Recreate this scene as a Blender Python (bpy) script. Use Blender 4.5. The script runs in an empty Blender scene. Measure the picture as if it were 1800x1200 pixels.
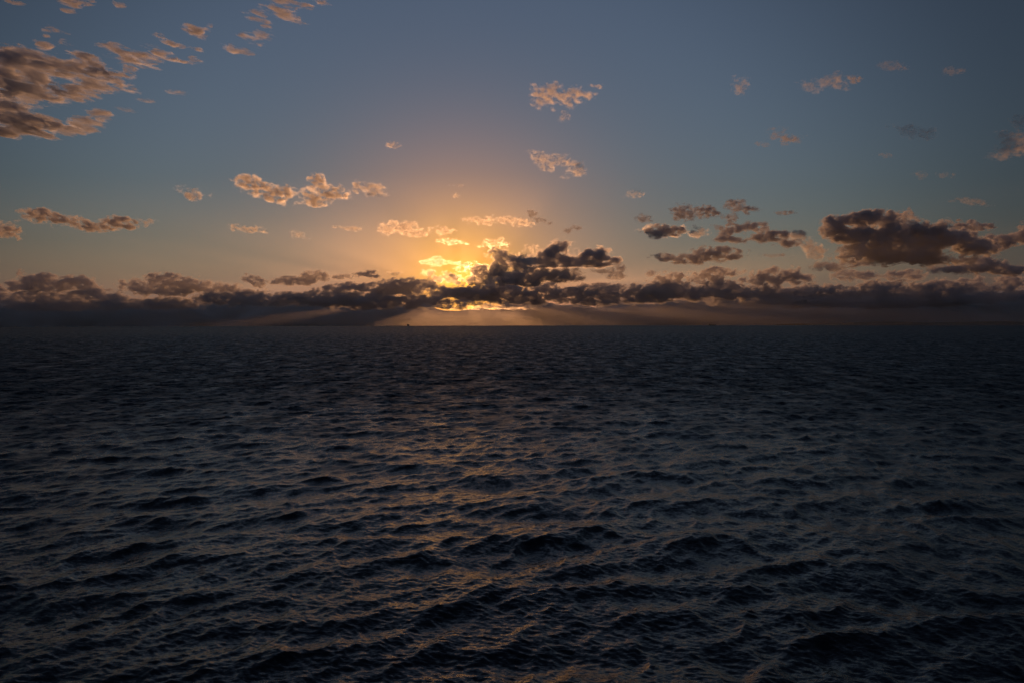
import bpy, math, random
import numpy as np
from mathutils import Vector

sc = bpy.context.scene
COL = sc.collection
R = math.radians

# ---------------------------------------------------------------- camera
F = 1400.0                       # focal length in pixels of the 1800 px wide photograph
EYE = 38.0                       # height of the deck above the sea
PITCH = -math.atan(32.3 / F)       # the horizon dips a little below eye level
ROLL = math.atan(3.0 / 1800.0)
cam = bpy.data.cameras.new("camera")
cam.sensor_width = 36.0
cam.lens = F / 1800.0 * 36.0
cam.clip_start = 0.5
cam.clip_end = 400000.0
cam_o = bpy.data.objects.new("camera", cam)
COL.objects.link(cam_o)
sc.camera = cam_o
cam_o.location = (0.0, 0.0, EYE)
cam_o.rotation_mode = 'ZXY'
cam_o.rotation_euler = (R(90) + PITCH, ROLL, 0.0)

def ray(px, py):
    """unit direction of a point of the photograph (1800x1200)"""
    x, z = px - 900.0, 600.0 - py
    c, s = math.cos(-ROLL), math.sin(-ROLL)
    x, z = c * x - s * z * -1.0 * -1.0, s * x + c * z
    v = Vector((x, F, z)).normalized()
    c, s = math.cos(PITCH), math.sin(PITCH)
    return Vector((v.x, c * v.y - s * v.z, s * v.y + c * v.z))

def at(px, py, Y):
    """the point of the place that stands Y metres out along that direction"""
    d = ray(px, py)
    return Vector((0, 0, EYE)) + d * (Y / d.y)

# ---------------------------------------------------------------- sky, sun, exposure
SUN = ray(812, 514)
SUN_EL = math.asin(SUN.z)
SUN_AZ = math.atan2(SUN.x, SUN.y)
world = bpy.data.worlds.new("World")
sc.world = world
world.use_nodes = True
wn = world.node_tree
bg = wn.nodes['Background']

def node(nt, typ, **kw):
    n = nt.nodes.new(typ)
    for k, v in kw.items():
        setattr(n, k, v)
    return n

def mth(nt, op, a, b=None, c=None, clamp=False):
    n = node(nt, 'ShaderNodeMath', operation=op, use_clamp=clamp)
    for i, v in enumerate((a, b, c)):
        if v is None:
            continue
        if isinstance(v, (int, float)):
            n.inputs[i].default_value = v
        else:
            nt.links.new(v, n.inputs[i])
    return n.outputs[0]

def vmul(nt, vec, fac):
    n = node(nt, 'ShaderNodeVectorMath', operation='SCALE')
    if hasattr(vec, 'is_output'):
        nt.links.new(vec, n.inputs[0])
    else:
        n.inputs[0].default_value = vec
    if isinstance(fac, (int, float)):
        n.inputs['Scale'].default_value = fac
    else:
        nt.links.new(fac, n.inputs['Scale'])
    return n.outputs[0]

def vadd(nt, a, b):
    n = node(nt, 'ShaderNodeVectorMath', operation='ADD')
    nt.links.new(a, n.inputs[0]); nt.links.new(b, n.inputs[1])
    return n.outputs[0]

sky = node(wn, 'ShaderNodeTexSky', sky_type='NISHITA', sun_disc=False)
sky.sun_elevation = SUN_EL
sky.sun_rotation = SUN_AZ
sky.air_density = 1.5
sky.dust_density = 0.2
sky.ozone_density = 4.0
sky.altitude = 0.0
tc = node(wn, 'ShaderNodeTexCoord')
dt = node(wn, 'ShaderNodeVectorMath', operation='DOT_PRODUCT')
nrm = node(wn, 'ShaderNodeVectorMath', operation='NORMALIZE')
wn.links.new(tc.outputs['Generated'], nrm.inputs[0])
wn.links.new(nrm.outputs[0], dt.inputs[0])
dt.inputs[1].default_value = SUN
th = mth(wn, 'ARCCOSINE', mth(wn, 'MINIMUM', dt.outputs['Value'], 1.0))      # angle from the sun
fall = node(wn, 'ShaderNodeMapRange', interpolation_type='SMOOTHSTEP')
wn.links.new(th, fall.inputs['Value'])
fall.inputs['From Min'].default_value = R(20)
fall.inputs['From Max'].default_value = R(40)
fall.inputs['To Min'].default_value = 1.0
fall.inputs['To Max'].default_value = 0.5
fall2 = node(wn, 'ShaderNodeMapRange', interpolation_type='SMOOTHSTEP')
wn.links.new(th, fall2.inputs['Value'])
fall2.inputs['From Min'].default_value = R(35)
fall2.inputs['From Max'].default_value = R(110)
fall2.inputs['To Min'].default_value = 1.0
fall2.inputs['To Max'].default_value = 0.9
hs = node(wn, 'ShaderNodeHueSaturation')
hs.inputs['Saturation'].default_value = 0.73
wn.links.new(sky.outputs[0], hs.inputs['Color'])
tint = node(wn, 'ShaderNodeVectorMath', operation='MULTIPLY')
wn.links.new(hs.outputs[0], tint.inputs[0])
# low sun: the light near it comes through so much air that little blue is left
redden = mth(wn, 'EXPONENT', mth(wn, 'MULTIPLY', mth(wn, 'POWER', mth(wn, 'DIVIDE', th, R(5.0)), 2.0), -1.0))
rc = node(wn, 'ShaderNodeCombineXYZ')
rc.inputs[0].default_value = 1.0
wn.links.new(mth(wn, 'MULTIPLY_ADD', redden, -0.15, 0.975), rc.inputs[1])
wn.links.new(mth(wn, 'MULTIPLY_ADD', redden, -0.75, 1.03), rc.inputs[2])
wn.links.new(rc.outputs[0], tint.inputs[1])
base = vmul(wn, vmul(wn, tint.outputs[0], fall.outputs[0]), fall2.outputs[0])
# the sun's aureole in the damp air: an inner and an outer one
inner = vmul(wn, (12.0, 5.8, 0.0), mth(wn, 'EXPONENT', mth(wn, 'MULTIPLY', th, -1.0 / R(2.0))))
outer = vmul(wn, (3.2, 0.9, 0.1), mth(wn, 'EXPONENT', mth(wn, 'MULTIPLY', mth(wn, 'POWER', mth(wn, 'DIVIDE', th, R(8.3)), 2.0), -1.0)))
sepn = node(wn, 'ShaderNodeSeparateXYZ')
wn.links.new(nrm.outputs[0], sepn.inputs[0])
low = vmul(wn, (0.0, 0.05, 0.24), mth(wn, 'EXPONENT', mth(wn, 'MULTIPLY', mth(wn, 'ABSOLUTE', sepn.outputs['Z']), -1.0 / 0.13)))
total = vadd(wn, vadd(wn, base, low), vadd(wn, inner, outer))
wn.links.new(total, bg.inputs['Color'])
bg.inputs['Strength'].default_value = 0.12

sun = bpy.data.lights.new("sun", 'SUN')
sun.energy = 1.5
sun.angle = R(0.53)
sun.color = (1.0, 0.44, 0.16)
sun_o = bpy.data.objects.new("sun", sun)
COL.objects.link(sun_o)
sun_o.rotation_euler = (-SUN).to_track_quat('-Z', 'Y').to_euler()

vs = sc.view_settings
vs.view_transform = 'Standard'
vs.look = 'None'
vs.exposure = 0.0
vs.gamma = 1.0
vs.use_curve_mapping = False
cy = sc.cycles
cy.volume_bounces = 8
cy.max_bounces = 8
cy.use_denoising = True
cy.volume_step_rate = 1.0

# ---------------------------------------------------------------- helpers
EARTH = 6371000.0
def drop(r):
    """how far the round sea has sunk at r metres"""
    return -r * r / (2 * EARTH)

def mesh_object(name, verts, faces, mat, parent=None, smooth=False):
    me = bpy.data.meshes.new(name)
    verts = np.asarray(verts, np.float32)
    faces = np.asarray(faces, np.int32)
    me.vertices.add(len(verts))
    me.vertices.foreach_set('co', verts.ravel())
    k = faces.shape[1]
    me.loops.add(faces.size)
    me.loops.foreach_set('vertex_index', faces.ravel())
    me.polygons.add(len(faces))
    me.polygons.foreach_set('loop_start', np.arange(0, faces.size, k, dtype=np.int32))
    me.polygons.foreach_set('use_smooth', np.full(len(faces), smooth))
    me.update(calc_edges=True)
    me.materials.append(mat)
    o = bpy.data.objects.new(name, me)
    COL.objects.link(o)
    if parent is not None:
        o.parent = parent
    return o

def material(name):
    m = bpy.data.materials.new(name)
    m.use_nodes = True
    return m, m.node_tree

# ---------------------------------------------------------------- the sea
def spectrum_tile(L, N, lo, hi, wind, wdir, seed, spread=3.0):
    """height and choppy displacement of one tile of sea: waves between lo and hi metres long"""
    rng = np.random.default_rng(seed)
    k1 = np.fft.fftfreq(N, L / N) * 2 * np.pi
    kx, ky = np.meshgrid(k1, k1, indexing='ij')
    k = np.hypot(kx, ky); k[0, 0] = 1.0
    g = 9.81
    Lw = wind * wind / g
    c = (kx * math.cos(wdir) + ky * math.sin(wdir)) / k
    P = np.exp(-1.0 / (k * Lw) ** 2) / k ** 4 * (0.03 + np.abs(c) ** spread) * np.where(c < 0, 0.35, 1.0)
    lam = 2 * np.pi / k
    P *= 1.0 / (1.0 + (lo / lam) ** 8) * 1.0 / (1.0 + (lam / hi) ** 8)
    P[0, 0] = 0
    A = math.sqrt(0.0085) * (2 * np.pi / L)
    h = (rng.normal(size=(N, N)) + 1j * rng.normal(size=(N, N))) * np.sqrt(P) * A * N * N
    H = np.fft.ifft2(h).real
    DX = np.fft.ifft2(-1j * kx / k * h).real
    DY = np.fft.ifft2(-1j * ky / k * h).real
    return L, N, H, DX, DY

WD = R(-72)          # the way the wind blows the waves: towards the ship, a little to the right
tiles = [
    (spectrum_tile(613.0, 1024, 9.0, 48.0, 6.6, WD, 3, 4.0), 12.0),
    (spectrum_tile(149.0, 512, 2.0, 9.0, 6.8, WD + 0.25, 5), 4.0),
    (spectrum_tile(37.7, 512, 0.35, 2.0, 6.8, WD - 0.3, 8, 2.0), 0.6),
]

FINER = 0.86
def sample(tile, x, y, ang):
    L, N, H, DX, DY = tile
    c, s = math.cos(ang), math.sin(ang)
    u = (c * x + s * y) / (L * FINER) * N
    v = (-s * x + c * y) / (L * FINER) * N
    i0 = np.floor(u).astype(np.int64); j0 = np.floor(v).astype(np.int64)
    fu = u - i0; fv = v - j0
    i0 %= N; j0 %= N
    i1 = (i0 + 1) % N; j1 = (j0 + 1) % N
    out = []
    for Q in (H, DX, DY):
        out.append(Q[i0, j0] * (1 - fu) * (1 - fv) + Q[i1, j0] * fu * (1 - fv) + Q[i0, j1] * (1 - fu) * fv + Q[i1, j1] * fu * fv)
    h, dx, dy = [q * FINER for q in out]
    return h, c * dx - s * dy, s * dx + c * dy

def smooth(a, b, x):
    t = np.clip((x - a) / (b - a), 0, 1)
    return t * t * (3 - 2 * t)

# rows from just under the ship out past the horizon; fine where single waves can be told apart
rr = [66.0]
while rr[-1] < 3500.0:
    rr.append(rr[-1] * 1.0027)
while rr[-1] < 12000.0:
    rr.append(rr[-1] * 1.008)
while rr[-1] < 90000.0:
    rr.append(rr[-1] * 1.03)
rr = np.array(rr)
aa = np.arange(R(-37.5), R(37.5), 0.0023)
rg, ag = np.meshgrid(rr, aa, indexing='ij')
x = rg * np.sin(ag); y = rg * np.cos(ag)
z = np.zeros_like(x); ox = np.zeros_like(x); oy = np.zeros_like(x)
dr = np.gradient(rr)[:, None] * np.ones_like(ag)
for (tile, lam), ang in zip(tiles, (0.0, 0.7, -0.5)):
    keep = 1.0 - smooth(lam * 0.45, lam * 1.0, dr)       # drop the waves that the rows no longer resolve
    h, dx, dy = sample(tile, x, y, ang)
    z += h * keep; ox -= dx * keep * 1.1; oy -= dy * keep * 1.1
flat = 1.0 - smooth(9000, 12000, rg)
x += ox * flat; y += oy * flat; z = z * flat + drop(rg)
nr, na = z.shape
idx = np.arange(nr * na).reshape(nr, na)
quads = np.stack([idx[:-1, :-1], idx[:-1, 1:], idx[1:, 1:], idx[1:, :-1]], -1).reshape(-1, 4)[:, ::-1]

m_sea, nt = material("sea_water")
bs = nt.nodes['Principled BSDF']
bs.inputs['Base Color'].default_value = (0.003, 0.006, 0.014, 1)
bs.distribution = 'GGX'
bs.inputs['IOR'].default_value = 1.333
geo = node(nt, 'ShaderNodeNewGeometry')
def slopes(scale, detail, rough, kx, ky, rot, seed):
    """small waves as slopes: the same at any distance"""
    mp = node(nt, 'ShaderNodeMapping')
    mp.inputs['Location'].default_value = (seed * 13.7, seed * 5.1, seed)
    mp.inputs['Rotation'].default_value = (0, 0, rot)
    mp.inputs['Scale'].default_value = (0.45, 1.0, 1.0)
    nt.links.new(geo.outputs['Position'], mp.inputs['Vector'])
    n = node(nt, 'ShaderNodeTexNoise')
    n.inputs['Scale'].default_value = scale
    n.inputs['Detail'].default_value = detail
    n.inputs['Roughness'].default_value = rough
    n.inputs['Distortion'].default_value = 0.3
    nt.links.new(mp.outputs[0], n.inputs['Vector'])
    v = node(nt, 'ShaderNodeVectorMath', operation='MULTIPLY_ADD')
    nt.links.new(n.outputs['Color'], v.inputs[0])
    v.inputs[1].default_value = (kx, ky, 0)
    v.inputs[2].default_value = (-kx * 0.5, -ky * 0.5, 0)
    return v.outputs[0]
att = node(nt, 'ShaderNodeAttribute', attribute_name='unresolved')
gst = node(nt, 'ShaderNodeTexNoise')                  # gusts: rougher and calmer patches of the sea
gmp = node(nt, 'ShaderNodeMapping'); gmp.inputs['Rotation'].default_value = (0, 0, 0.3); gmp.inputs['Scale'].default_value = (1.0, 0.3, 1.0)
nt.links.new(geo.outputs['Position'], gmp.inputs['Vector']); nt.links.new(gmp.outputs[0], gst.inputs['Vector'])
gst.inputs['Scale'].default_value = 0.07; gst.inputs['Detail'].default_value = 5.0; gst.inputs['Roughness'].default_value = 0.7
gust = mth(nt, 'MULTIPLY_ADD', gst.outputs['Fac'], 2.2, -0.1)
nt.links.new(mth(nt, 'MULTIPLY', mth(nt, 'MULTIPLY_ADD', att.outputs['Fac'], 0.34, 0.15), gust), bs.inputs['Roughness'])
fine = vmul(nt, slopes(3.6, 3.0, 0.62, 0.8, 1.2, 0.35, 1), mth(nt, 'MULTIPLY_ADD', att.outputs['Fac'], 0.7, 0.5))
mid_ = vmul(nt, slopes(0.55, 2.0, 0.6, 1.0, 1.5, 0.5, 2), mth(nt, 'MULTIPLY', att.outputs['Fac'], gust))
tot = vadd(nt, vadd(nt, fine, mid_), geo.outputs['Normal'])
nn = node(nt, 'ShaderNodeVectorMath', operation='NORMALIZE')
nt.links.new(tot, nn.inputs[0])
nt.links.new(nn.outputs[0], bs.inputs['Normal'])
sea = mesh_object('sea', np.stack([x, y, z], -1).reshape(-1, 3), quads, m_sea, smooth=True)
at_ = sea.data.attributes.new('unresolved', 'FLOAT', 'POINT')
at_.data.foreach_set('value', smooth(0.12, 1.5, dr).astype(np.float32).ravel())
sea['kind'] = 'structure'
sea['label'] = 'dark choppy open sea reaching to the horizon under the sunset'
# the rest of the sea, beside and behind the ship, coarser
rb = np.array([3.0, 66, 120, 200, 1000, 5000, 30000, 90000.0])
ab = np.linspace(R(37.5), R(322.5), 61)
rg2, ag2 = np.meshgrid(rb, ab, indexing='ij')
i2 = np.arange(rg2.size).reshape(rg2.shape)
q2 = np.stack([i2[:-1, :-1], i2[:-1, 1:], i2[1:, 1:], i2[1:, :-1]], -1).reshape(-1, 4)[:, ::-1]
sea2 = mesh_object('sea', np.stack([rg2 * np.sin(ag2), rg2 * np.cos(ag2), drop(rg2) - 0.02], -1).reshape(-1, 3), q2, m_sea)
sea2['kind'] = 'structure'
sea2['label'] = 'the rest of the open sea, out of view round the ship'
a2 = sea2.data.attributes.new('unresolved', 'FLOAT', 'POINT')
a2.data.foreach_set('value', np.ones(rg2.size, np.float32))

# ---------------------------------------------------------------- clouds: closed meshes filled with scattering air
def spline_matrix(n, spacing, m, offset):
    """cubic B-spline weights that spread m lattice values over n samples"""
    u = np.arange(n) / spacing + offset
    i = np.floor(u).astype(int); t = u - i
    w = np.stack([(1 - t) ** 3, 3 * t ** 3 - 6 * t ** 2 + 4, -3 * t ** 3 + 3 * t ** 2 + 3 * t + 1, t ** 3], 1) / 6.0
    M = np.zeros((n, m), np.float32)
    for k in range(4):
        M[np.arange(n), np.minimum(i + k, m - 1)] += w[:, k]
    return M

def fbm(shape, cell, rng, octaves, gain, billow=0.0):
    out = np.zeros(shape, np.float32); amp = 1.0; tot = 0.0
    cell = np.array(cell, float)
    for o in range(octaves):
        if o >= 2 and cell[2] < 3.5:
            break
        ms = [int(n / max(c, 1.0)) + 5 for n, c in zip(shape, cell)]
        lat = rng.uniform(-1, 1, ms).astype(np.float32)
        A = [spline_matrix(n, max(c, 1.0), m, rng.uniform(0, 1)) for n, c, m in zip(shape, cell, ms)]
        v = np.tensordot(A[0], lat, (1, 0))
        v = np.einsum('jb,abc->ajc', A[1], v, optimize=True)
        v = np.tensordot(v, A[2], (2, 1))
        v *= 2.2
        if billow:
            v = (1 - billow) * v + billow * (0.55 - 2.0 * np.abs(v)) 
        out += amp * v; tot += amp * amp
        amp *= gain; cell = cell / 2.03
    return out / math.sqrt(tot)

def surface_nets(f, t):
    """closed quad surface of f > t"""
    ins = f > t
    nx, ny, nz = f.shape
    cnt = np.zeros((nx - 1, ny - 1, nz - 1), np.int8)
    for a in (0, 1):
        for b in (0, 1):
            for c in (0, 1):
                cnt += ins[a:nx - 1 + a, b:ny - 1 + b, c:nz - 1 + c]
    mixed = (cnt > 0) & (cnt < 8)
    I, J, K = np.nonzero(mixed)
    if len(I) == 0:
        return None
    num = np.full(mixed.shape, -1, np.int64); num[I, J, K] = np.arange(len(I))
    P = np.zeros((len(I), 3)); C = np.zeros(len(I))
    corners = [(a, b, c) for a in (0, 1) for b in (0, 1) for c in (0, 1)]
    for p in corners:
        for ax in range(3):
            if p[ax]:
                continue
            q = list(p); q[ax] = 1
            v0 = f[I + p[0], J + p[1], K + p[2]]; v1 = f[I + q[0], J + q[1], K + q[2]]
            cr = (v0 > t) != (v1 > t)
            w = np.where(cr, (t - v0) / np.where(cr, v1 - v0, 1), 0)
            pos = np.array(p, float)[None] + np.zeros((len(I), 3)); pos[:, ax] += w
            P[cr] += pos[cr]; C[cr] += 1
    P /= C[:, None]
    P += np.stack([I, J, K], 1)
    faces = []
    for ax in range(3):
        s0 = [slice(None)] * 3; s1 = [slice(None)] * 3
        s0[ax] = slice(0, -1); s1[ax] = slice(1, None)
        e = ins[tuple(s0)].astype(np.int8) - ins[tuple(s1)].astype(np.int8)
        o1, o2 = [a for a in range(3) if a != ax]
        E = np.stack(np.nonzero(e), 1)
        E = E[(E[:, o1] > 0) & (E[:, o2] > 0) & (E[:, o1] < f.shape[o1] - 1) & (E[:, o2] < f.shape[o2] - 1)]
        sg = e[E[:, 0], E[:, 1], E[:, 2]]
        def cid(d1, d2):
            G = E.copy(); G[:, o1] += d1; G[:, o2] += d2
            return num[G[:, 0], G[:, 1], G[:, 2]]
        q = np.stack([cid(-1, -1), cid(0, -1), cid(0, 0), cid(-1, 0)], 1)
        flip = (sg < 0) if ax != 1 else (sg > 0)
        q[flip] = q[flip][:, ::-1]
        faces.append(q)
    return P, np.concatenate(faces)

def vol_material(name, sigma, s, g, mottle, albedo, lo=0.42, hi=0.64, lean=0.0, mst=1.4, char=(0.6, 0.4)):
    """air that scatters: sigma per metre, mottled by a noise whose cells are 'mottle' pixels wide"""
    m, nt = material(name)
    nt.nodes.remove(nt.nodes['Principled BSDF'])
    v = node(nt, 'ShaderNodeVolumePrincipled')
    v.inputs['Color'].default_value = (*albedo, 1)
    v.inputs['Density'].default_value = sigma
    v.inputs['Anisotropy'].default_value = g
    nt.links.new(v.outputs[0], nt.nodes['Material Output'].inputs['Volume'])
    if mottle:
        tcn = node(nt, 'ShaderNodeTexCoord')
        mp = node(nt, 'ShaderNodeMapping')
        mp.inputs['Scale'].default_value = (1.0 / (s * mottle * mst), 1.0 / (s * mottle * 2.0), 1.0 / (s * mottle))
        vr = node(nt, 'ShaderNodeVectorRotate', rotation_type='Y_AXIS')
        vr.inputs['Angle'].default_value = lean
        nt.links.new(tcn.outputs['Object'], vr.inputs['Vector'])
        nt.links.new(vr.outputs[0], mp.inputs['Vector'])
        nz = node(nt, 'ShaderNodeTexNoise')
        nz.inputs['Scale'].default_value = 1.0; nz.inputs['Detail'].default_value = 5.0; nz.inputs['Roughness'].default_value = char[0]; nz.inputs['Distortion'].default_value = char[1]
        nt.links.new(mp.outputs[0], nz.inputs['Vector'])
        mr = node(nt, 'ShaderNodeMapRange', interpolation_type='SMOOTHSTEP')
        nt.links.new(nz.outputs['Fac'], mr.inputs['Value'])
        mr.inputs['From Min'].default_value = lo; mr.inputs['From Max'].default_value = hi
        mr.inputs['To Min'].default_value = 0.0; mr.inputs['To Max'].default_value = sigma
        nt.links.new(mr.outputs[0], v.inputs['Density'])
        m.cycles.volume_step_rate = STEP
    else:
        m.cycles.homogeneous_volume = True
    return m
STEP = 0.5

def cloud(name, label, D, blobs, seed, sig=(0.10, 0.5), thr=(0.0, 0.28), amp=0.5, gc=0.25, mottle=None, mst=1.4, er=0.0, soft=0.0, cell=None, stretch=1.0, tilt=0.0,
          res=1.3, depth=1.0, gain=0.75, octv=3, g=0.72, billow=0.0, group=None, color=(0.985, 0.985, 0.99), flat_base=None):
    """blobs: (px, py, rx, ry) in the photograph's pixels; D metres away.  thr / sig: the level and the
    extinction per pixel of the thin outside (the thing itself) and of the dense core inside it"""
    res = res * 1.55
    rng = np.random.default_rng(seed)
    B = np.array(blobs, float)
    cx, cyy = (B[:, 0].min() + B[:, 0].max()) / 2, (B[:, 1].min() + B[:, 1].max()) / 2
    s = D / F
    grow = 1.0 + amp * 0.7
    x0, x1 = (B[:, 0] - B[:, 2] * grow).min(), (B[:, 0] + B[:, 2] * grow).max()
    z0, z1 = (-B[:, 1] - B[:, 3] * grow).min(), (-B[:, 1] + B[:, 3] * grow).max()
    rd = np.sqrt(B[:, 2] * B[:, 3]) * depth
    y1 = rd.max() * grow
    ry_ = res * max(1.0, min(2.5, y1 / 16.0))
    nx, ny, nz = int((x1 - x0) / res) + 3, int(2 * y1 / ry_) + 3, int((z1 - z0) / res) + 3
    X = (x0 - res + np.arange(nx) * res).astype(np.float32)
    Y = ((np.arange(ny) - (ny - 1) / 2) * ry_).astype(np.float32)
    Z = (z0 - res + np.arange(nz) * res).astype(np.float32)
    f = np.full((nx, ny, nz), -9.0, np.float32)
    for (bx, by, rx, rz), d in zip(B, rd):
        oy = rng.uniform(-0.35, 0.35) * d
        ca, sa = math.cos(tilt), math.sin(tilt)
        dx = (X - bx)[:, None, None]; dz = (Z + by)[None, None, :]
        u = (ca * dx + sa * dz) / rx; w = (-sa * dx + ca * dz) / rz
        q = 1.0 - np.sqrt(u * u + w * w + (((Y - oy) / d) ** 2)[None, :, None])
        f = np.maximum(f, q) + 0.12 * np.exp(-np.abs(f - q) * 5)
    if cell is None:
        cell = max(6.0, float(np.median(B[:, 3])) * 1.0)
    if mottle is None:
        mottle = cell * 0.65
    n = fbm(f.shape, (cell * stretch / res, cell / ry_, cell / res), rng, octv, gain, billow)
    if tilt and stretch > 1.5:
        # slide the noise along so that its streaks follow the tilt
        sh = (np.tan(-tilt) * (X - X.mean()) / res).astype(int)
        n = np.stack([np.roll(n[i], -sh[i], axis=1) for i in range(nx)], 0)
    f = f + amp * n
    if flat_base is not None:
        lim = (-flat_base - Z)[None, None, :] / max(6.0, cell)
        f = f - np.clip(lim, 0, None) * 1.5
    f[0] = f[-1] = -9; f[:, 0] = f[:, -1] = -9; f[:, :, 0] = f[:, :, -1] = -9
    char = (rng.uniform(0.48, 0.66), rng.uniform(0.1, 1.3))
    mottle *= rng.uniform(0.85, 1.35)
    C = at(cx, cyy, D)
    rt = None
    levels = [(thr[0] - 0.26, sig[0] * 1.2, g), (thr[0] - 0.06, sig[0] * 1.2, g)]
    if len(sig) > 1:
        levels.append((thr[0] + 0.13, sig[1] * (1 - gc), gc))
    for lev, (t, sg, gg) in enumerate(levels):
        r = surface_nets(f, t)
        if r is None:
            break
        P, Q = r
        Wd = np.stack([(P[:, 0] * res + X[0] - cx) * s, (P[:, 1] * ry_ + Y[0]) * s, (P[:, 2] * res + Z[0] + cyy) * s], 1)
        m = vol_material(('thin_cloud', 'cloud_body', 'dense_cloud')[lev], sg / s, s, gg, mottle, color, (0.56, 0.49, 0.42)[lev] + er - soft * 0.6, (0.64, 0.57, 0.50)[lev] + er + soft, tilt, mst, char)
        if lev == 0:
            rt = mesh_object(name, Wd, Q, m)
            rt.location = C
            rt['label'] = label; rt['category'] = 'cloud'
            if group: rt['group'] = group
        else:
            mesh_object(('', 'cloud_body', 'dense_core')[lev], Wd, Q, m, rt)
    return rt

# --- the low murk along the horizon, behind everything else in the sky
murk = cloud('stratus_bank', 'long dull plum grey cloud layer lying flat along the whole horizon', 62000,
      [(x, 566 - 4 * math.sin(x * 0.013), 170, 20.5 + 2 * math.sin(x * 0.021) + 10 * min(1.0, max(0.0, (abs(x - 850) - 230) / 160.0)) + (8 if x > 1250 else 0)) for x in range(-260, 2100, 110)],
      90, sig=(0.12,), thr=(0.0,), amp=0.5, cell=13, stretch=2.6, res=4.5, octv=3, depth=0.5, g=0.2, mottle=0, color=(0.97, 0.97, 0.98))

TOP = 'streaky clouds high in the upper left of the sky'
def high(label, blobs, seed, **k):
    a = dict(sig=(0.05, 0.14), color=(0.92, 0.95, 1.0), soft=0.03, thr=(-0.04, 0.42), amp=0.8, cell=9, stretch=3.4, mst=4.0, mottle=7, er=0.035, tilt=-0.24, res=1.5, depth=0.8, group=TOP, octv=3, g=0.82)
    a.update(k)
    return cloud('altocumulus_cloud', label, 21000, blobs, seed, **a)
high('largest streaky cloud at the left edge, dark grey above and peach below', [(30,108,50,17),(88,118,55,16),(140,118,42,14),(172,132,32,9),(55,150,55,22),(15,145,40,25),(98,166,22,16)], 11, cell=13, sig=(0.07, 0.25))
high('dark ribbed cloud with a pale lower edge, just below the largest streaky one', [(15,198,55,24),(60,212,42,17),(5,225,50,12),(85,218,22,8)], 12, cell=12, sig=(0.07, 0.25))
high('peach cloud like a bent finger, just right of the dark ribbed one', [(115,228,20,9),(143,214,26,12),(172,201,26,9)], 13)
high('bright peach lumpy edge cloud joining the largest streaky one on its right', [(125,160,28,12),(165,150,28,12),(205,138,26,14),(228,124,15,12)], 14)
high('ragged peach streak running right from the edge of the largest cloud', [(200,86,22,9),(240,99,38,11),(290,95,32,8),(228,110,30,7)], 15)
high('small bright wedge of cloud under the end of the ragged streak', [(318,108,16,3.5),(342,104,14,5)], 16, cell=6)
high('rounded pale tuft above the ragged streak', [(345,56,20,10),(372,45,18,6)], 17)
high('thin tuft between the ragged streak and the rounded pale one', [(282,64,15,5),(312,78,26,4.5),(348,88,16,3)], 18, cell=6)
high('small fan of wisps left of the long rising chain', [(410,84,20,8),(432,90,12,5)], 19)
high('lower link of the chain of ripples rising to the top edge', [(455,78,19,7),(432,64,18,5),(462,62,16,6),(468,46,13,7),(448,34,20,6),(455,24,16,5)], 20, cell=7, er=0.05)
high('upper link of the chain of ripples, touching the top edge', [(488,16,22,7),(505,26,24,7),(518,36,17,5),(503,5,26,6),(540,12,16,5)], 21, cell=7, er=0.05)
high('last tuft of the rising chain, cut by the top edge', [(562,3,16,5)], 22, cell=6)
high('small pale tuft alone above the largest streaky cloud', [(88,50,15,6),(105,57,14,4),(82,64,8,3)], 23, cell=6)
high('faint dark-bottomed tuft resting on top of the largest streaky cloud', [(80,82,16,6),(116,75,13,6)], 24, cell=6)
high('pale cloud cut by the top edge near the left corner', [(120,3,32,6),(160,3,9,4)], 25, cell=6)
high('pale thread just under the cloud cut by the top edge', [(123,19,14,3)], 251, cell=5)
high('little pale dash under the top edge, right of the cut-off cloud', [(210,8,11,4)], 26, cell=5)
high('thin faint dash in the extreme upper left corner', [(28,4,18,3)], 27, cell=5)
high('faint thread of cloud in the clear blue, farthest below the ragged streak', [(310,161,16,4)], 28, cell=5, sig=(0.03, 0.05))
high('faintest thread of cloud, between the short pale thread and the farther faint one', [(262,178,18,3)], 281, cell=5, sig=(0.03, 0.05))
high('short pale thread right of the bent finger cloud', [(224,194,22,3.5)], 29, cell=5, sig=(0.014, 0.03))

MID = 'small sunlit clouds scattered over the clear sky'
def mid(label, blobs, seed, **k):
    a = dict(sig=(0.03, 0.08), er=0.025, soft=0.06, thr=(0.02, 0.35), amp=0.75, res=1.15, depth=0.8, group=MID, octv=3, g=0.75, D=26000, cell=10, stretch=1.4, tilt=-0.12)
    a.update(k); D = a.pop('D')
    return cloud('cumulus_cloud', label, D, blobs, seed, **a)
mid('orange long cloud with a knob on top, biggest one left of the sun glow', [(450,327,30,13),(492,340,42,14),(540,346,36,12),(580,341,30,10),(553,318,13,12)], 31, cell=12, sig=(0.045, 0.1))
mid('thin pale orange wisp just right of the long orange cloud', [(650,331,32,10)], 32, sig=(0.02, 0.05))
mid('little orange-brown puff left of the long orange cloud', [(337,342,23,10)], 33)
mid('faint pink fleck alone above the sun glow, left of its axis', [(690,254,14,6)], 34, sig=(0.02, 0.05))
mid('brown sagging cloud, longest of those over the left part of the horizon', [(78,381,34,12),(118,391,46,11),(160,398,32,8),(205,390,28,10),(246,393,24,9)], 35, cell=12, g=0.45, sig=(0.1, 0.2))
mid('brown cloud cut by the left edge of the view', [(2,404,26,13)], 36, g=0.45, sig=(0.1, 0.2))
mid('thin rusty cloud low in the yellow sky, below the orange-brown puff', [(425,402,30,6)], 37, cell=7)
mid('small soft salmon puff right of the thin rusty one', [(527,412,16,6)], 38, cell=7, sig=(0.02, 0.04))
mid('thin pale orange dash level with the brightest puffs', [(614,402,24,4)], 39, cell=6)
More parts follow.
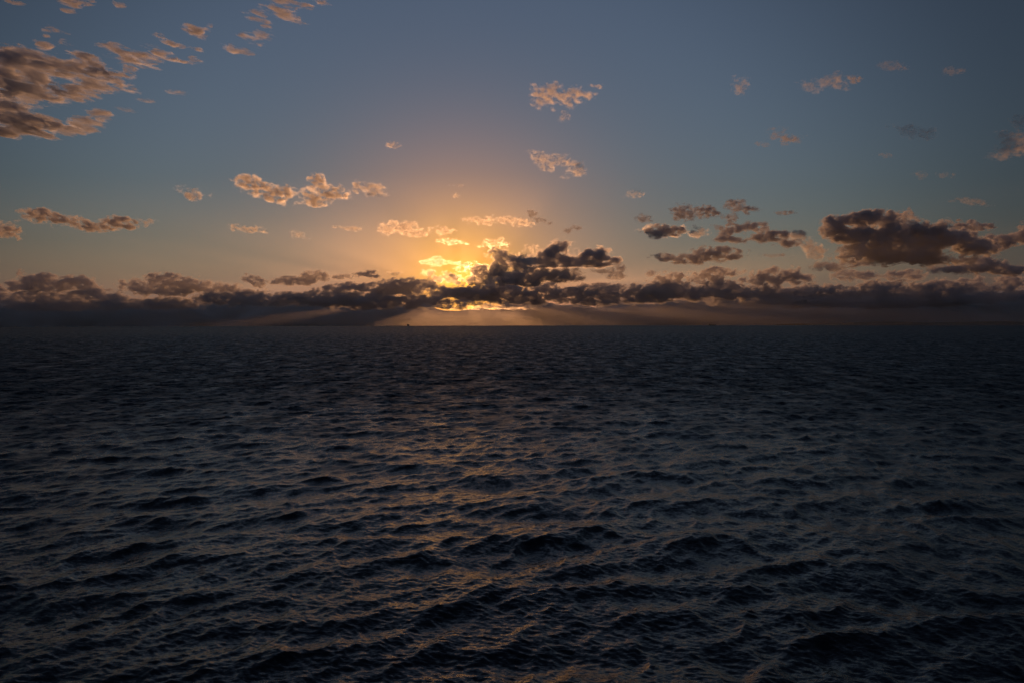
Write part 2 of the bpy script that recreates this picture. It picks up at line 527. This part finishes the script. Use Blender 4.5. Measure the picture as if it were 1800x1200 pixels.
mid('tiny tuft straight above the sun glow', [(801,344,10,7),(806,328,14,3)], 40, cell=6)
mid('ragged pink cloud, highest of those right of the sun', [(985,166,36,14),(962,172,20,16),(1016,166,26,10),(1044,151,14,4),(948,184,12,4)], 41, sig=(0.02, 0.04))
mid('tiny pink fleck under the ragged highest pink cloud', [(992,205,9,9)], 42, cell=6, sig=(0.014, 0.03))
mid('pink arching cloud between the ragged highest one and the dark cumulus', [(948,277,18,10),(985,284,32,9),(1012,300,20,11),(962,295,11,9)], 43, sig=(0.02, 0.04))
mid('small upright pink smudge in the upper right blue', [(1302,151,12,16)], 44, cell=7, sig=(0.014, 0.03))
mid('slanted dull pink cloud in the upper right blue', [(1424,151,20,10),(1460,145,28,8),(1482,134,16,6)], 45, sig=(0.014, 0.03))
mid('small grey shred at the end of the slanted dull pink cloud', [(1502,138,14,7)], 46, cell=6, sig=(0.03, 0.08), g=0.3, D=52000)
mid('lone slate grey shred in mid sky, right of centre', [(1378,238,28,12),(1340,254,12,4)], 47, sig=(0.02, 0.06), g=0.2, D=52000)
mid('soft dull pink puff right of the lone slate grey shred', [(1608,232,34,10)], 48, sig=(0.014, 0.03))
mid('dull orange cloud cut by the right edge of the view', [(1782,252,32,20),(1764,276,26,11)], 49, sig=(0.014, 0.03))
mid('dusky puff above the dull orange one, at the right edge', [(1796,216,20,12)], 50, sig=(0.014, 0.03))
mid('small faint pink puff above the first dark clouds right of the sun', [(1116,342,15,7)], 51, cell=6, sig=(0.014, 0.03))
mid('very thin grey streak in clear sky, over the great dark cloud', [(1560,273,20,4)], 52, cell=5, sig=(0.012, 0.03), g=0.2, D=52000)
mid('very thin grey veil close above the right end of the great dark cloud', [(1702,355,30,6)], 53, cell=5, sig=(0.02, 0.04), g=0.2, D=52000)
mid('faintest grey smudge in the dark blue, upper right, left of a smaller one', [(1572,118,22,7)], 54, cell=6, sig=(0.012, 0.03), g=0.2, D=52000)
mid('small grey smudge nearest the upper right corner', [(1676,125,14,7)], 541, cell=6, sig=(0.012, 0.03), g=0.2, D=52000)
mid('left one of two faint smudges over the great dark cloud', [(1622,308,14,6)], 55, cell=6, sig=(0.012, 0.03), g=0.2, D=52000)
mid('right one of two faint smudges over the great dark cloud', [(1664,308,12,5)], 551, cell=6, sig=(0.012, 0.03), g=0.2, D=52000)

GLOW = 'bright clouds close round the hidden sun'
def glow(label, blobs, seed, **k):
    a = dict(sig=(0.045, 0.07), soft=0.05, thr=(0.12, 0.4), amp=0.75, res=1.0, depth=0.8, group=GLOW, octv=3, g=0.75, D=36000, cell=8, stretch=1.4, tilt=-0.08)
    a.update(k); D = a.pop('D')
    return cloud('cumulus_cloud', label, D, blobs, seed, **a)
glow('golden puff, largest of those above and left of the sun', [(705,403,28,12),(737,411,20,7),(680,402,20,6)], 61)
glow('golden peaked puff, second from the left above the sun', [(778,406,22,8)], 62)
glow('thin yellow arc of cloud under the golden peaked puff', [(792,425,22,5)], 63, g=0.85, cell=6)
glow('low bright yellow strip with a small hump, above the sun', [(770,461,28,5.5),(772,457,9,7)], 64, g=0.85, cell=6)
glow('orange wisp above the sun, right of its axis', [(842,389,22,6)], 65, cell=6)
glow('orange strand leading to the small brown shred', [(888,386,24,6),(918,391,18,6)], 66, cell=6)
glow('small brown shred at the end of the orange strand', [(937,379,13,9),(956,388,14,6)], 67, cell=7, sig=(0.05, 0.2), g=0.2, D=44000)
glow('thin brown-grey curl above the dark cumulus top', [(994,408,12,5),(1012,399,13,5)], 68, cell=6, sig=(0.04, 0.14), g=0.2, D=44000)
glow('yellow hooked puff on the upper right of the glow', [(874,427,17,8),(862,434,18,4.5)], 69, g=0.85, cell=7)
glow('tiny orange knob above the left shoulder of the dark cumulus', [(935,434,10,6)], 70, cell=6)
glow('blazing yellow heap directly right of the sun', [(842,477,28,12),(862,484,26,12),(836,492,24,9)], 71, g=0.85, sig=(0.07, 0.25))
glow('blazing yellow crest directly left of the sun', [(758,481,16,7),(782,488,24,8),(800,496,20,5)], 72, g=0.82, mottle=9, er=-0.05, sig=(0.03, 0.12), cell=7)
glow('small blinding tuft right over the sun', [(803,474,9,5),(795,484,7,3)], 73, g=0.85, cell=5)
glow('golden-edged brown heap leaning on the left of the dark cumulus', [(885,449,26,10),(908,459,26,16),(882,472,22,12)], 74, sig=(0.08, 0.3))
glow('short yellow dash left of the blazing crest', [(692,481,13,4)], 75, cell=5)
glow('glowing ragged fringe of cloud along the underside right below the sun', [(830,533,32,5),(860,538,50,4),(780,540,50,3.5),(905,537,40,3.5)], 76, g=0.85, cell=6, sig=(0.06, 0.2), D=40000)

DARK = 'dark backlit clouds over the horizon, right of the sun'
def dark(label, blobs, seed, **k):
    a = dict(sig=(0.17, 0.3), color=(0.90, 0.91, 0.95), soft=0.03, thr=(0.02, 0.3), amp=0.6, res=1.8, depth=0.9, group=DARK, octv=3, g=0.1, er=0.0, D=42000, cell=13, stretch=1.3, tilt=0.0)
    a.update(k); D = a.pop('D')
    return cloud(k.get('nm', 'cumulus_cloud'), label, D, blobs, seed, **{q: w for q, w in a.items() if q != 'nm'})
dark('tall dark cumulus with two domes and a gold rim, right of the sun', [(985,441,26,22),(962,450,22,16),(1045,453,30,19),(1072,459,18,9),(1012,461,55,11),(935,463,45,13)], 81, g=0.65, billow=0.5, flat_base=470, cell=15, sig=(0.10, 0.3), amp=0.4)
dark('dark brown shelf of cloud under the two-domed cumulus', [(950,484,55,12),(905,490,45,14),(990,487,30,8)], 82, sig=(0.10, 0.3), flat_base=500)
dark('torn pinkish scraps trailing off the right of the two-domed cumulus', [(1060,477,30,6),(1088,468,9,6),(1082,486,24,7)], 83, sig=(0.05, 0.15))
dark('first small dark wisp right of the two-domed cumulus, highest of its row', [(1133,384,13,9)], 84, cell=7, sig=(0.05, 0.1), g=-0.1, D=52000)
dark('torn grey wisps with feathered top, above the first brown loaf cloud', [(1215,377,34,10),(1194,368,12,10),(1242,371,18,8)], 85, cell=8, sig=(0.05, 0.1), g=-0.1, D=52000)
dark('feathered grey wisps rising over the long brown cloud', [(1290,359,20,8),(1308,368,24,7),(1288,381,16,8)], 86, cell=8, sig=(0.05, 0.1), g=-0.1, D=52000)
dark('small grey wisp right of the feathered ones', [(1372,374,22,5)], 87, cell=6, sig=(0.05, 0.1), g=-0.1, D=52000)
dark('loaf-shaped brown cloud with pink top edge', [(1150,410,26,8),(1176,405,32,10)], 88, sig=(0.05, 0.22), g=0.7, D=30000)
dark('small pink tuft between the brown loaf and the long brown cloud', [(1231,409,20,10)], 89, sig=(0.04, 0.08), g=0.7, D=28000)
dark('long brown cloud of several lumps sinking to the right', [(1285,403,30,11),(1322,401,30,10),(1352,415,36,11),(1290,421,32,7),(1386,427,26,9)], 91, sig=(0.05, 0.25), D=34000)
dark('pinkish torn cloud bridging the long brown one and the great dark one', [(1405,416,20,10),(1418,430,16,10),(1436,446,16,14)], 92, sig=(0.04, 0.1), g=0.7, D=30000)
dark('low string of brown clouds under the brown loaf', [(1150,450,16,5),(1168,453,20,8),(1196,458,22,7),(1222,455,30,8),(1250,446,28,12),(1282,442,32,7),(1300,451,22,7)], 93, sig=(0.05, 0.25), D=34000)
dark('faint brown smear at the end of the low string', [(1358,450,28,4)], 94, cell=6, sig=(0.03, 0.06))
dark('great dark cloud with a pink crown, largest over the right horizon', [(1480,390,30,10),(1540,388,42,17),(1556,375,14,8),(1497,413,42,18),(1570,415,55,26),(1540,443,62,18),(1630,422,55,22),(1622,450,60,17),(1682,414,40,14),(1700,433,50,13)], 95, g=0.3, flat_base=470, cell=18, er=-0.015, mottle=11, color=(0.93, 0.935, 0.96), D=34000, res=2.2, amp=0.5)
dark('blue-black scraps perched on the right shoulder of the great dark cloud', [(1698,397,24,9),(1728,401,20,7)], 96, sig=(0.1, 0.3), cell=10)
dark('torn dark curl standing on the middle of the great dark cloud', [(1588,382,18,7),(1598,373,6,8)], 97, cell=7, sig=(0.05, 0.15))
dark('ragged dim cloud cut by the right edge of the view, beside the great dark one', [(1752,426,34,14),(1790,422,25,13),(1796,400,12,10)], 98, sig=(0.05, 0.25), D=36000)
dark('loose grey curl hanging under the left end of the great dark cloud', [(1458,470,26,8),(1500,464,42,6)], 99, sig=(0.05, 0.14))
dark('blue-black cloud rising under the right end of the great dark one', [(1680,472,48,11),(1735,464,34,14),(1775,475,40,9)], 100, sig=(0.1, 0.3))

BANK = 'lumps of the low cloud bank above the horizon'
def bank(label, blobs, seed, **k):
    a = dict(sig=(0.17, 0.3), color=(0.90, 0.91, 0.95), soft=0.03, thr=(0.02, 0.3), amp=0.6, res=1.85, depth=0.9, group=BANK, octv=3, g=0.4, D=46000, er=0.015, cell=12, stretch=1.5, tilt=0.0)
    a.update(k); D = a.pop('D')
    return cloud('cumulus_cloud', label, D, blobs, seed, **a)
bank('leftmost hump of the low bank, with a small knob on top', [(12,504,34,12),(42,498,24,14),(36,482,8,8)], 101, er=0.035)
bank('broad dark hump of the low bank with a jagged back, second from the left', [(75,500,36,15),(120,500,46,14),(150,507,36,11),(88,487,22,7)], 102, er=0.035)
bank('ragged pink-edged low cloud filling the dip of the bank on the left', [(60,523,90,9),(180,522,60,9),(200,513,25,6)], 103, er=0.035, sig=(0.06, 0.25))
bank('long dark hump of the low bank left of centre, with a crown of knobs', [(245,502,38,12),(285,495,35,12),(300,510,62,12),(335,500,26,11)], 104, er=0.035)
bank('low brown hump with smoky top, between the long hump and the leaning knob', [(352,505,32,11),(385,506,30,10),(400,515,50,8)], 105, er=0.035)
bank('dark knob leaning over the bank, alone, left of centre', [(441,490,18,8),(456,500,13,7)], 106, cell=8)
bank('dark spiky bar of cloud riding above the bank, right of the leaning knob', [(490,494,16,6),(514,494,26,8),(535,495,20,7)], 107, cell=9)
bank('brown knobs with pink tops behind the spiky bar', [(548,484,20,8),(560,490,18,8)], 108, cell=9)
bank('dark lens of cloud with an orange top, above the bank left of the sun', [(640,483,24,7),(600,487,16,5)], 109, cell=8)
bank('dark slab with orange gaps below the lens cloud', [(595,506,42,10),(645,506,42,9),(556,511,16,8)], 110)
bank('orange flecked cloud sloping down to the left of the sun', [(690,500,24,9),(715,508,22,8)], 111, cell=8)
bank('dark wedge of cloud with a golden crest at the left of the sun', [(742,501,34,12),(700,512,50,11),(788,516,44,10)], 112, sig=(0.10, 0.35))
bank('low flat brown base of the bank under the spiky bar', [(440,526,110,11),(540,526,90,11)], 113)
bank('dark belly of the bank hanging left below the sun', [(640,528,110,13),(720,530,90,11)], 114, sig=(0.10, 0.35))
bank('dark block of cloud hiding the sun', [(812,514,36,11),(850,512,36,12),(835,524,40,6)], 115, sig=(0.15, 0.7), thr=(0.0, 0.2), amp=0.35)
bank('dark rolling block of the bank below the two-domed cumulus', [(880,512,46,13),(925,514,54,13),(900,528,60,8)], 116, sig=(0.10, 0.35))
bank('small dark turret standing on the bank below the two-domed cumulus', [(965,505,14,11),(1000,516,50,11)], 117)
bank('brown ragged bank with pink streaks, right of the small turret', [(1050,512,42,12),(1092,515,42,12),(1040,530,90,7)], 118)
bank('smoky brown hump of the bank under the low string of clouds', [(1140,510,46,15),(1120,525,60,9)], 119)
bank('small dark cap standing alone on the smoky brown hump', [(1145,482,14,7)], 120, cell=8)
bank('pink-edged plume rising beside the small dark cap', [(1184,483,22,9),(1170,496,30,7)], 121, cell=9)
bank('dark double-topped heap in the bank, under the low string', [(1240,486,20,11),(1265,480,22,10),(1292,478,18,9),(1255,498,40,9)], 122)
bank('dark dome of cloud in the bank, with a smooth rounded back', [(1342,491,34,12),(1386,486,34,14),(1402,494,20,11)], 123)
bank('long brown stretch of bank under the double-topped heap', [(1200,514,78,13),(1290,516,74,12)], 124)
bank('long dusky stretch of bank under the smooth dome', [(1390,516,80,12),(1460,512,60,12)], 125)
bank('broken grey knobs with pink lights under the great dark cloud', [(1490,487,28,11),(1522,484,24,10),(1562,487,30,9),(1610,483,28,10)], 126, er=0.035, sig=(0.06, 0.25))
bank('slate blue stretch of bank under the broken grey knobs', [(1550,508,80,13),(1630,508,60,12)], 127, er=0.035)
bank('dark blue block of the bank at the right end of the view', [(1700,504,60,14),(1770,500,56,15),(1720,524,120,10)], 128, er=0.035)
bank('low flat slate layer of the bank right of centre', [(1460,532,150,9),(1600,530,130,10)], 129)
bank('low flat grey layer of the bank at the left end of the view', [(90,538,150,8),(250,534,120,9)], 130, er=0.035)

# thin mist in the air in front of the bank: it catches the light that comes between the clouds
m_mist, nt = material('mist')
nt.nodes.remove(nt.nodes['Principled BSDF'])
v = node(nt, 'ShaderNodeVolumePrincipled')
v.inputs['Color'].default_value = (0.98, 0.97, 0.97, 1)
v.inputs['Density'].default_value = 6.5e-6
v.inputs['Anisotropy'].default_value = 0.78
nt.links.new(v.outputs[0], nt.nodes['Material Output'].inputs['Volume'])
m_mist.cycles.homogeneous_volume = True
bx = [(-26000, 12000), (26000, 12000), (40000, 45000), (-40000, 45000)]
mist = mesh_object('mist', [(a, b, -160) for a, b in bx] + [(a, b, 2300) for a, b in bx],
                   [(0, 3, 2, 1), (4, 5, 6, 7), (0, 1, 5, 4), (1, 2, 6, 5), (2, 3, 7, 6), (3, 0, 4, 7)], m_mist)
mist['kind'] = 'stuff'

# ---------------------------------------------------------------- far things on the horizon
def flat_paint(name, col, rough=0.6):
    m, nt = material(name)
    b = nt.nodes['Principled BSDF']
    n = node(nt, 'ShaderNodeTexNoise'); n.inputs['Scale'].default_value = 0.4; n.inputs['Detail'].default_value = 4
    r = node(nt, 'ShaderNodeMix', data_type='RGBA')
    r.inputs['A'].default_value = (*[c * 0.8 for c in col], 1); r.inputs['B'].default_value = (*col, 1)
    nt.links.new(n.outputs['Fac'], r.inputs['Factor']); nt.links.new(r.outputs['Result'], b.inputs['Base Color'])
    b.inputs['Roughness'].default_value = rough
    return m

m_hull = flat_paint('dark_hull_paint', (0.05, 0.035, 0.03))
m_white = flat_paint('dull_white_paint', (0.35, 0.33, 0.3))
m_steel = flat_paint('grey_steel', (0.12, 0.12, 0.12))
m_box = flat_paint('container_paint', (0.16, 0.07, 0.04))

def loft(secs):
    """secs: list of (y, [(x, z), ...]) closed outlines with the same count, bow to stern"""
    n = len(secs[0][1]); V = []; Q = []
    for y_, pts in secs:
        V += [(px, y_, pz) for px, pz in pts]
    for i in range(len(secs) - 1):
        for j in range(n):
            a = i * n + j; b = i * n + (j + 1) % n
            Q.append((a, b, b + n, a + n))
    V.append(np.mean(V[:n], 0)); V.append(np.mean(V[(len(secs) - 1) * n:len(secs) * n], 0))
    for j in range(n):
        Q.append((j, len(V) - 2, len(V) - 2, (j + 1) % n))
    F_ = [q for q in Q if q[1] != q[2]]
    T = [(q[0], q[3], q[1]) for q in Q if q[1] == q[2]]
    e = (len(secs) - 1) * n
    T += [(e + (j + 1) % n, e + j, len(V) - 1) for j in range(n)]
    me_f = [tuple(f) for f in F_] + T
    return V, me_f

def poly(name, V, Fs, mat, parent):
    me = bpy.data.meshes.new(name); me.from_pydata([tuple(v) for v in V], [], Fs); me.materials.append(mat); me.update()
    o = bpy.data.objects.new(name, me); COL.objects.link(o); o.parent = parent
    return o

def hull(L, B, H, mat, parent):
    secs = []
    for t in np.linspace(0, 1, 13):
        w = B / 2 * min(1.0, (max(t, 0.0) / 0.22) ** 0.6 + 0.02) * (1.0 if t < 0.9 else 1 - (t - 0.9) * 1.5)
        sheer = H * (1 + 0.28 * max(0, 0.25 - t) / 0.25)
        secs.append((-L / 2 + t * L + (0 if t else -0), [(-w, sheer), (-w * 0.97, H * 0.4), (-w * 0.7, -3.0), (w * 0.7, -3.0), (w * 0.97, H * 0.4), (w, sheer)]))
    V, Fs = loft(secs)
    return poly('hull', V, Fs, mat, parent)

def block(name, x0, x1, y0, y1, z0, z1, mat, parent, taper=0.0):
    V = [(x0, y0, z0), (x1, y0, z0), (x1, y1, z0), (x0, y1, z0), (x0 + taper, y0 + taper, z1), (x1 - taper, y0 + taper, z1), (x1 - taper, y1 - taper, z1), (x0 + taper, y1 - taper, z1)]
    return poly(name, V, [(0, 3, 2, 1), (4, 5, 6, 7), (0, 1, 5, 4), (1, 2, 6, 5), (2, 3, 7, 6), (3, 0, 4, 7)], mat, parent)

def empty(name, loc, rz, label, cat, group=None):
    o = bpy.data.objects.new(name, None); COL.objects.link(o)
    o.location = loc; o.rotation_euler = (0, 0, rz); o['label'] = label; o['category'] = cat
    if group: o['group'] = group
    return o

p = at(717.5, 572, 20000)
ship = empty('cargo_ship', (p.x, p.y, drop(20000)), R(20), 'dark tiny ship silhouette on the horizon left of the sunbeams', 'ship')
ship.scale = (1.45, 1.45, 1.45)
hull(120, 22, 9, m_hull, ship)
block('superstructure', -10, 10, 36, 52, 9, 25, m_white, ship, 0.6)
block('bridge', -12.5, 12.5, 37, 46, 25.1, 28, m_white, ship, 0.2)
block('funnel', -3, 3, 53, 58, 9, 29, m_steel, ship, 0.5)
block('mast', -0.6, 0.6, 40, 41.2, 28.1, 34, m_steel, ship, 0.3)
for k in range(4):
    block('container_stack', -9.5, 9.5, -38 + k * 17, -24 + k * 17, 9.1, 17 + (k % 2) * 4, m_box, ship)
p = at(1252, 573.5, 17000)
ship2 = empty('tanker_ship', (p.x, p.y, drop(17000)), R(84), 'long low ship far off on the horizon right of centre, barely visible', 'ship')
hull(150, 24, 12, m_hull, ship2)
block('superstructure', -10, 10, 46, 62, 12, 32, m_white, ship2, 0.6)
block('funnel', -3, 3, 63, 68, 12, 36, m_steel, ship2, 0.5)
block('mast', -0.6, 0.6, -50, -48.8, 12, 30, m_steel, ship2, 0.3)
block('pipe_rack', -3, 3, -40, 36, 12.1, 15, m_steel, ship2, 0.3)

# low land far off on the right
m_land, nt = material('far_land')
b = nt.nodes['Principled BSDF']
n = node(nt, 'ShaderNodeTexNoise'); n.inputs['Scale'].default_value = 0.0012; n.inputs['Detail'].default_value = 5
r = node(nt, 'ShaderNodeMix', data_type='RGBA')
r.inputs['A'].default_value = (0.045, 0.06, 0.045, 1); r.inputs['B'].default_value = (0.09, 0.1, 0.09, 1)
nt.links.new(n.outputs['Fac'], r.inputs['Factor']); nt.links.new(r.outputs['Result'], b.inputs['Base Color'])
b.inputs['Roughness'].default_value = 0.9
rng = np.random.default_rng(77)
D0 = 34000.0
nxl, nyl = 240, 26
px = np.linspace(1430, 2300, nxl); v = np.linspace(0, 1, nyl)
env = np.interp(px, [1430, 1500, 1540, 1600, 1680, 1720, 1800, 1950, 2300], [0, 1.3, 2.2, 3.1, 1.6, 2.2, 3.2, 3.0, 0]) * D0 / F + 62.0 * (px > 1425) 
prof = np.sin(v * math.pi) ** 0.7
rough_ = fbm((nxl, nyl, 2), (14, 5, 2), rng, 4, 0.55)[:, :, 0]
zz = env[:, None] * prof[None] * (1 + 0.25 * rough_) + np.where(prof > 0.1, 1.0, -2.0)[None]
xx = (px[:, None] - 900) / F * D0 + 0 * v[None]; yy = D0 + v[None] * 5200 + 0 * px[:, None]
zz = zz + drop(D0)
ii = np.arange(nxl * nyl).reshape(nxl, nyl)
qq = np.stack([ii[:-1, :-1], ii[1:, :-1], ii[1:, 1:], ii[:-1, 1:]], -1).reshape(-1, 4)
land = mesh_object('hills', np.stack([xx, yy, zz], -1).reshape(-1, 3), qq, m_land, smooth=True)
land['kind'] = 'structure'
land['label'] = 'low strip of blue-dark land on the horizon at the right'
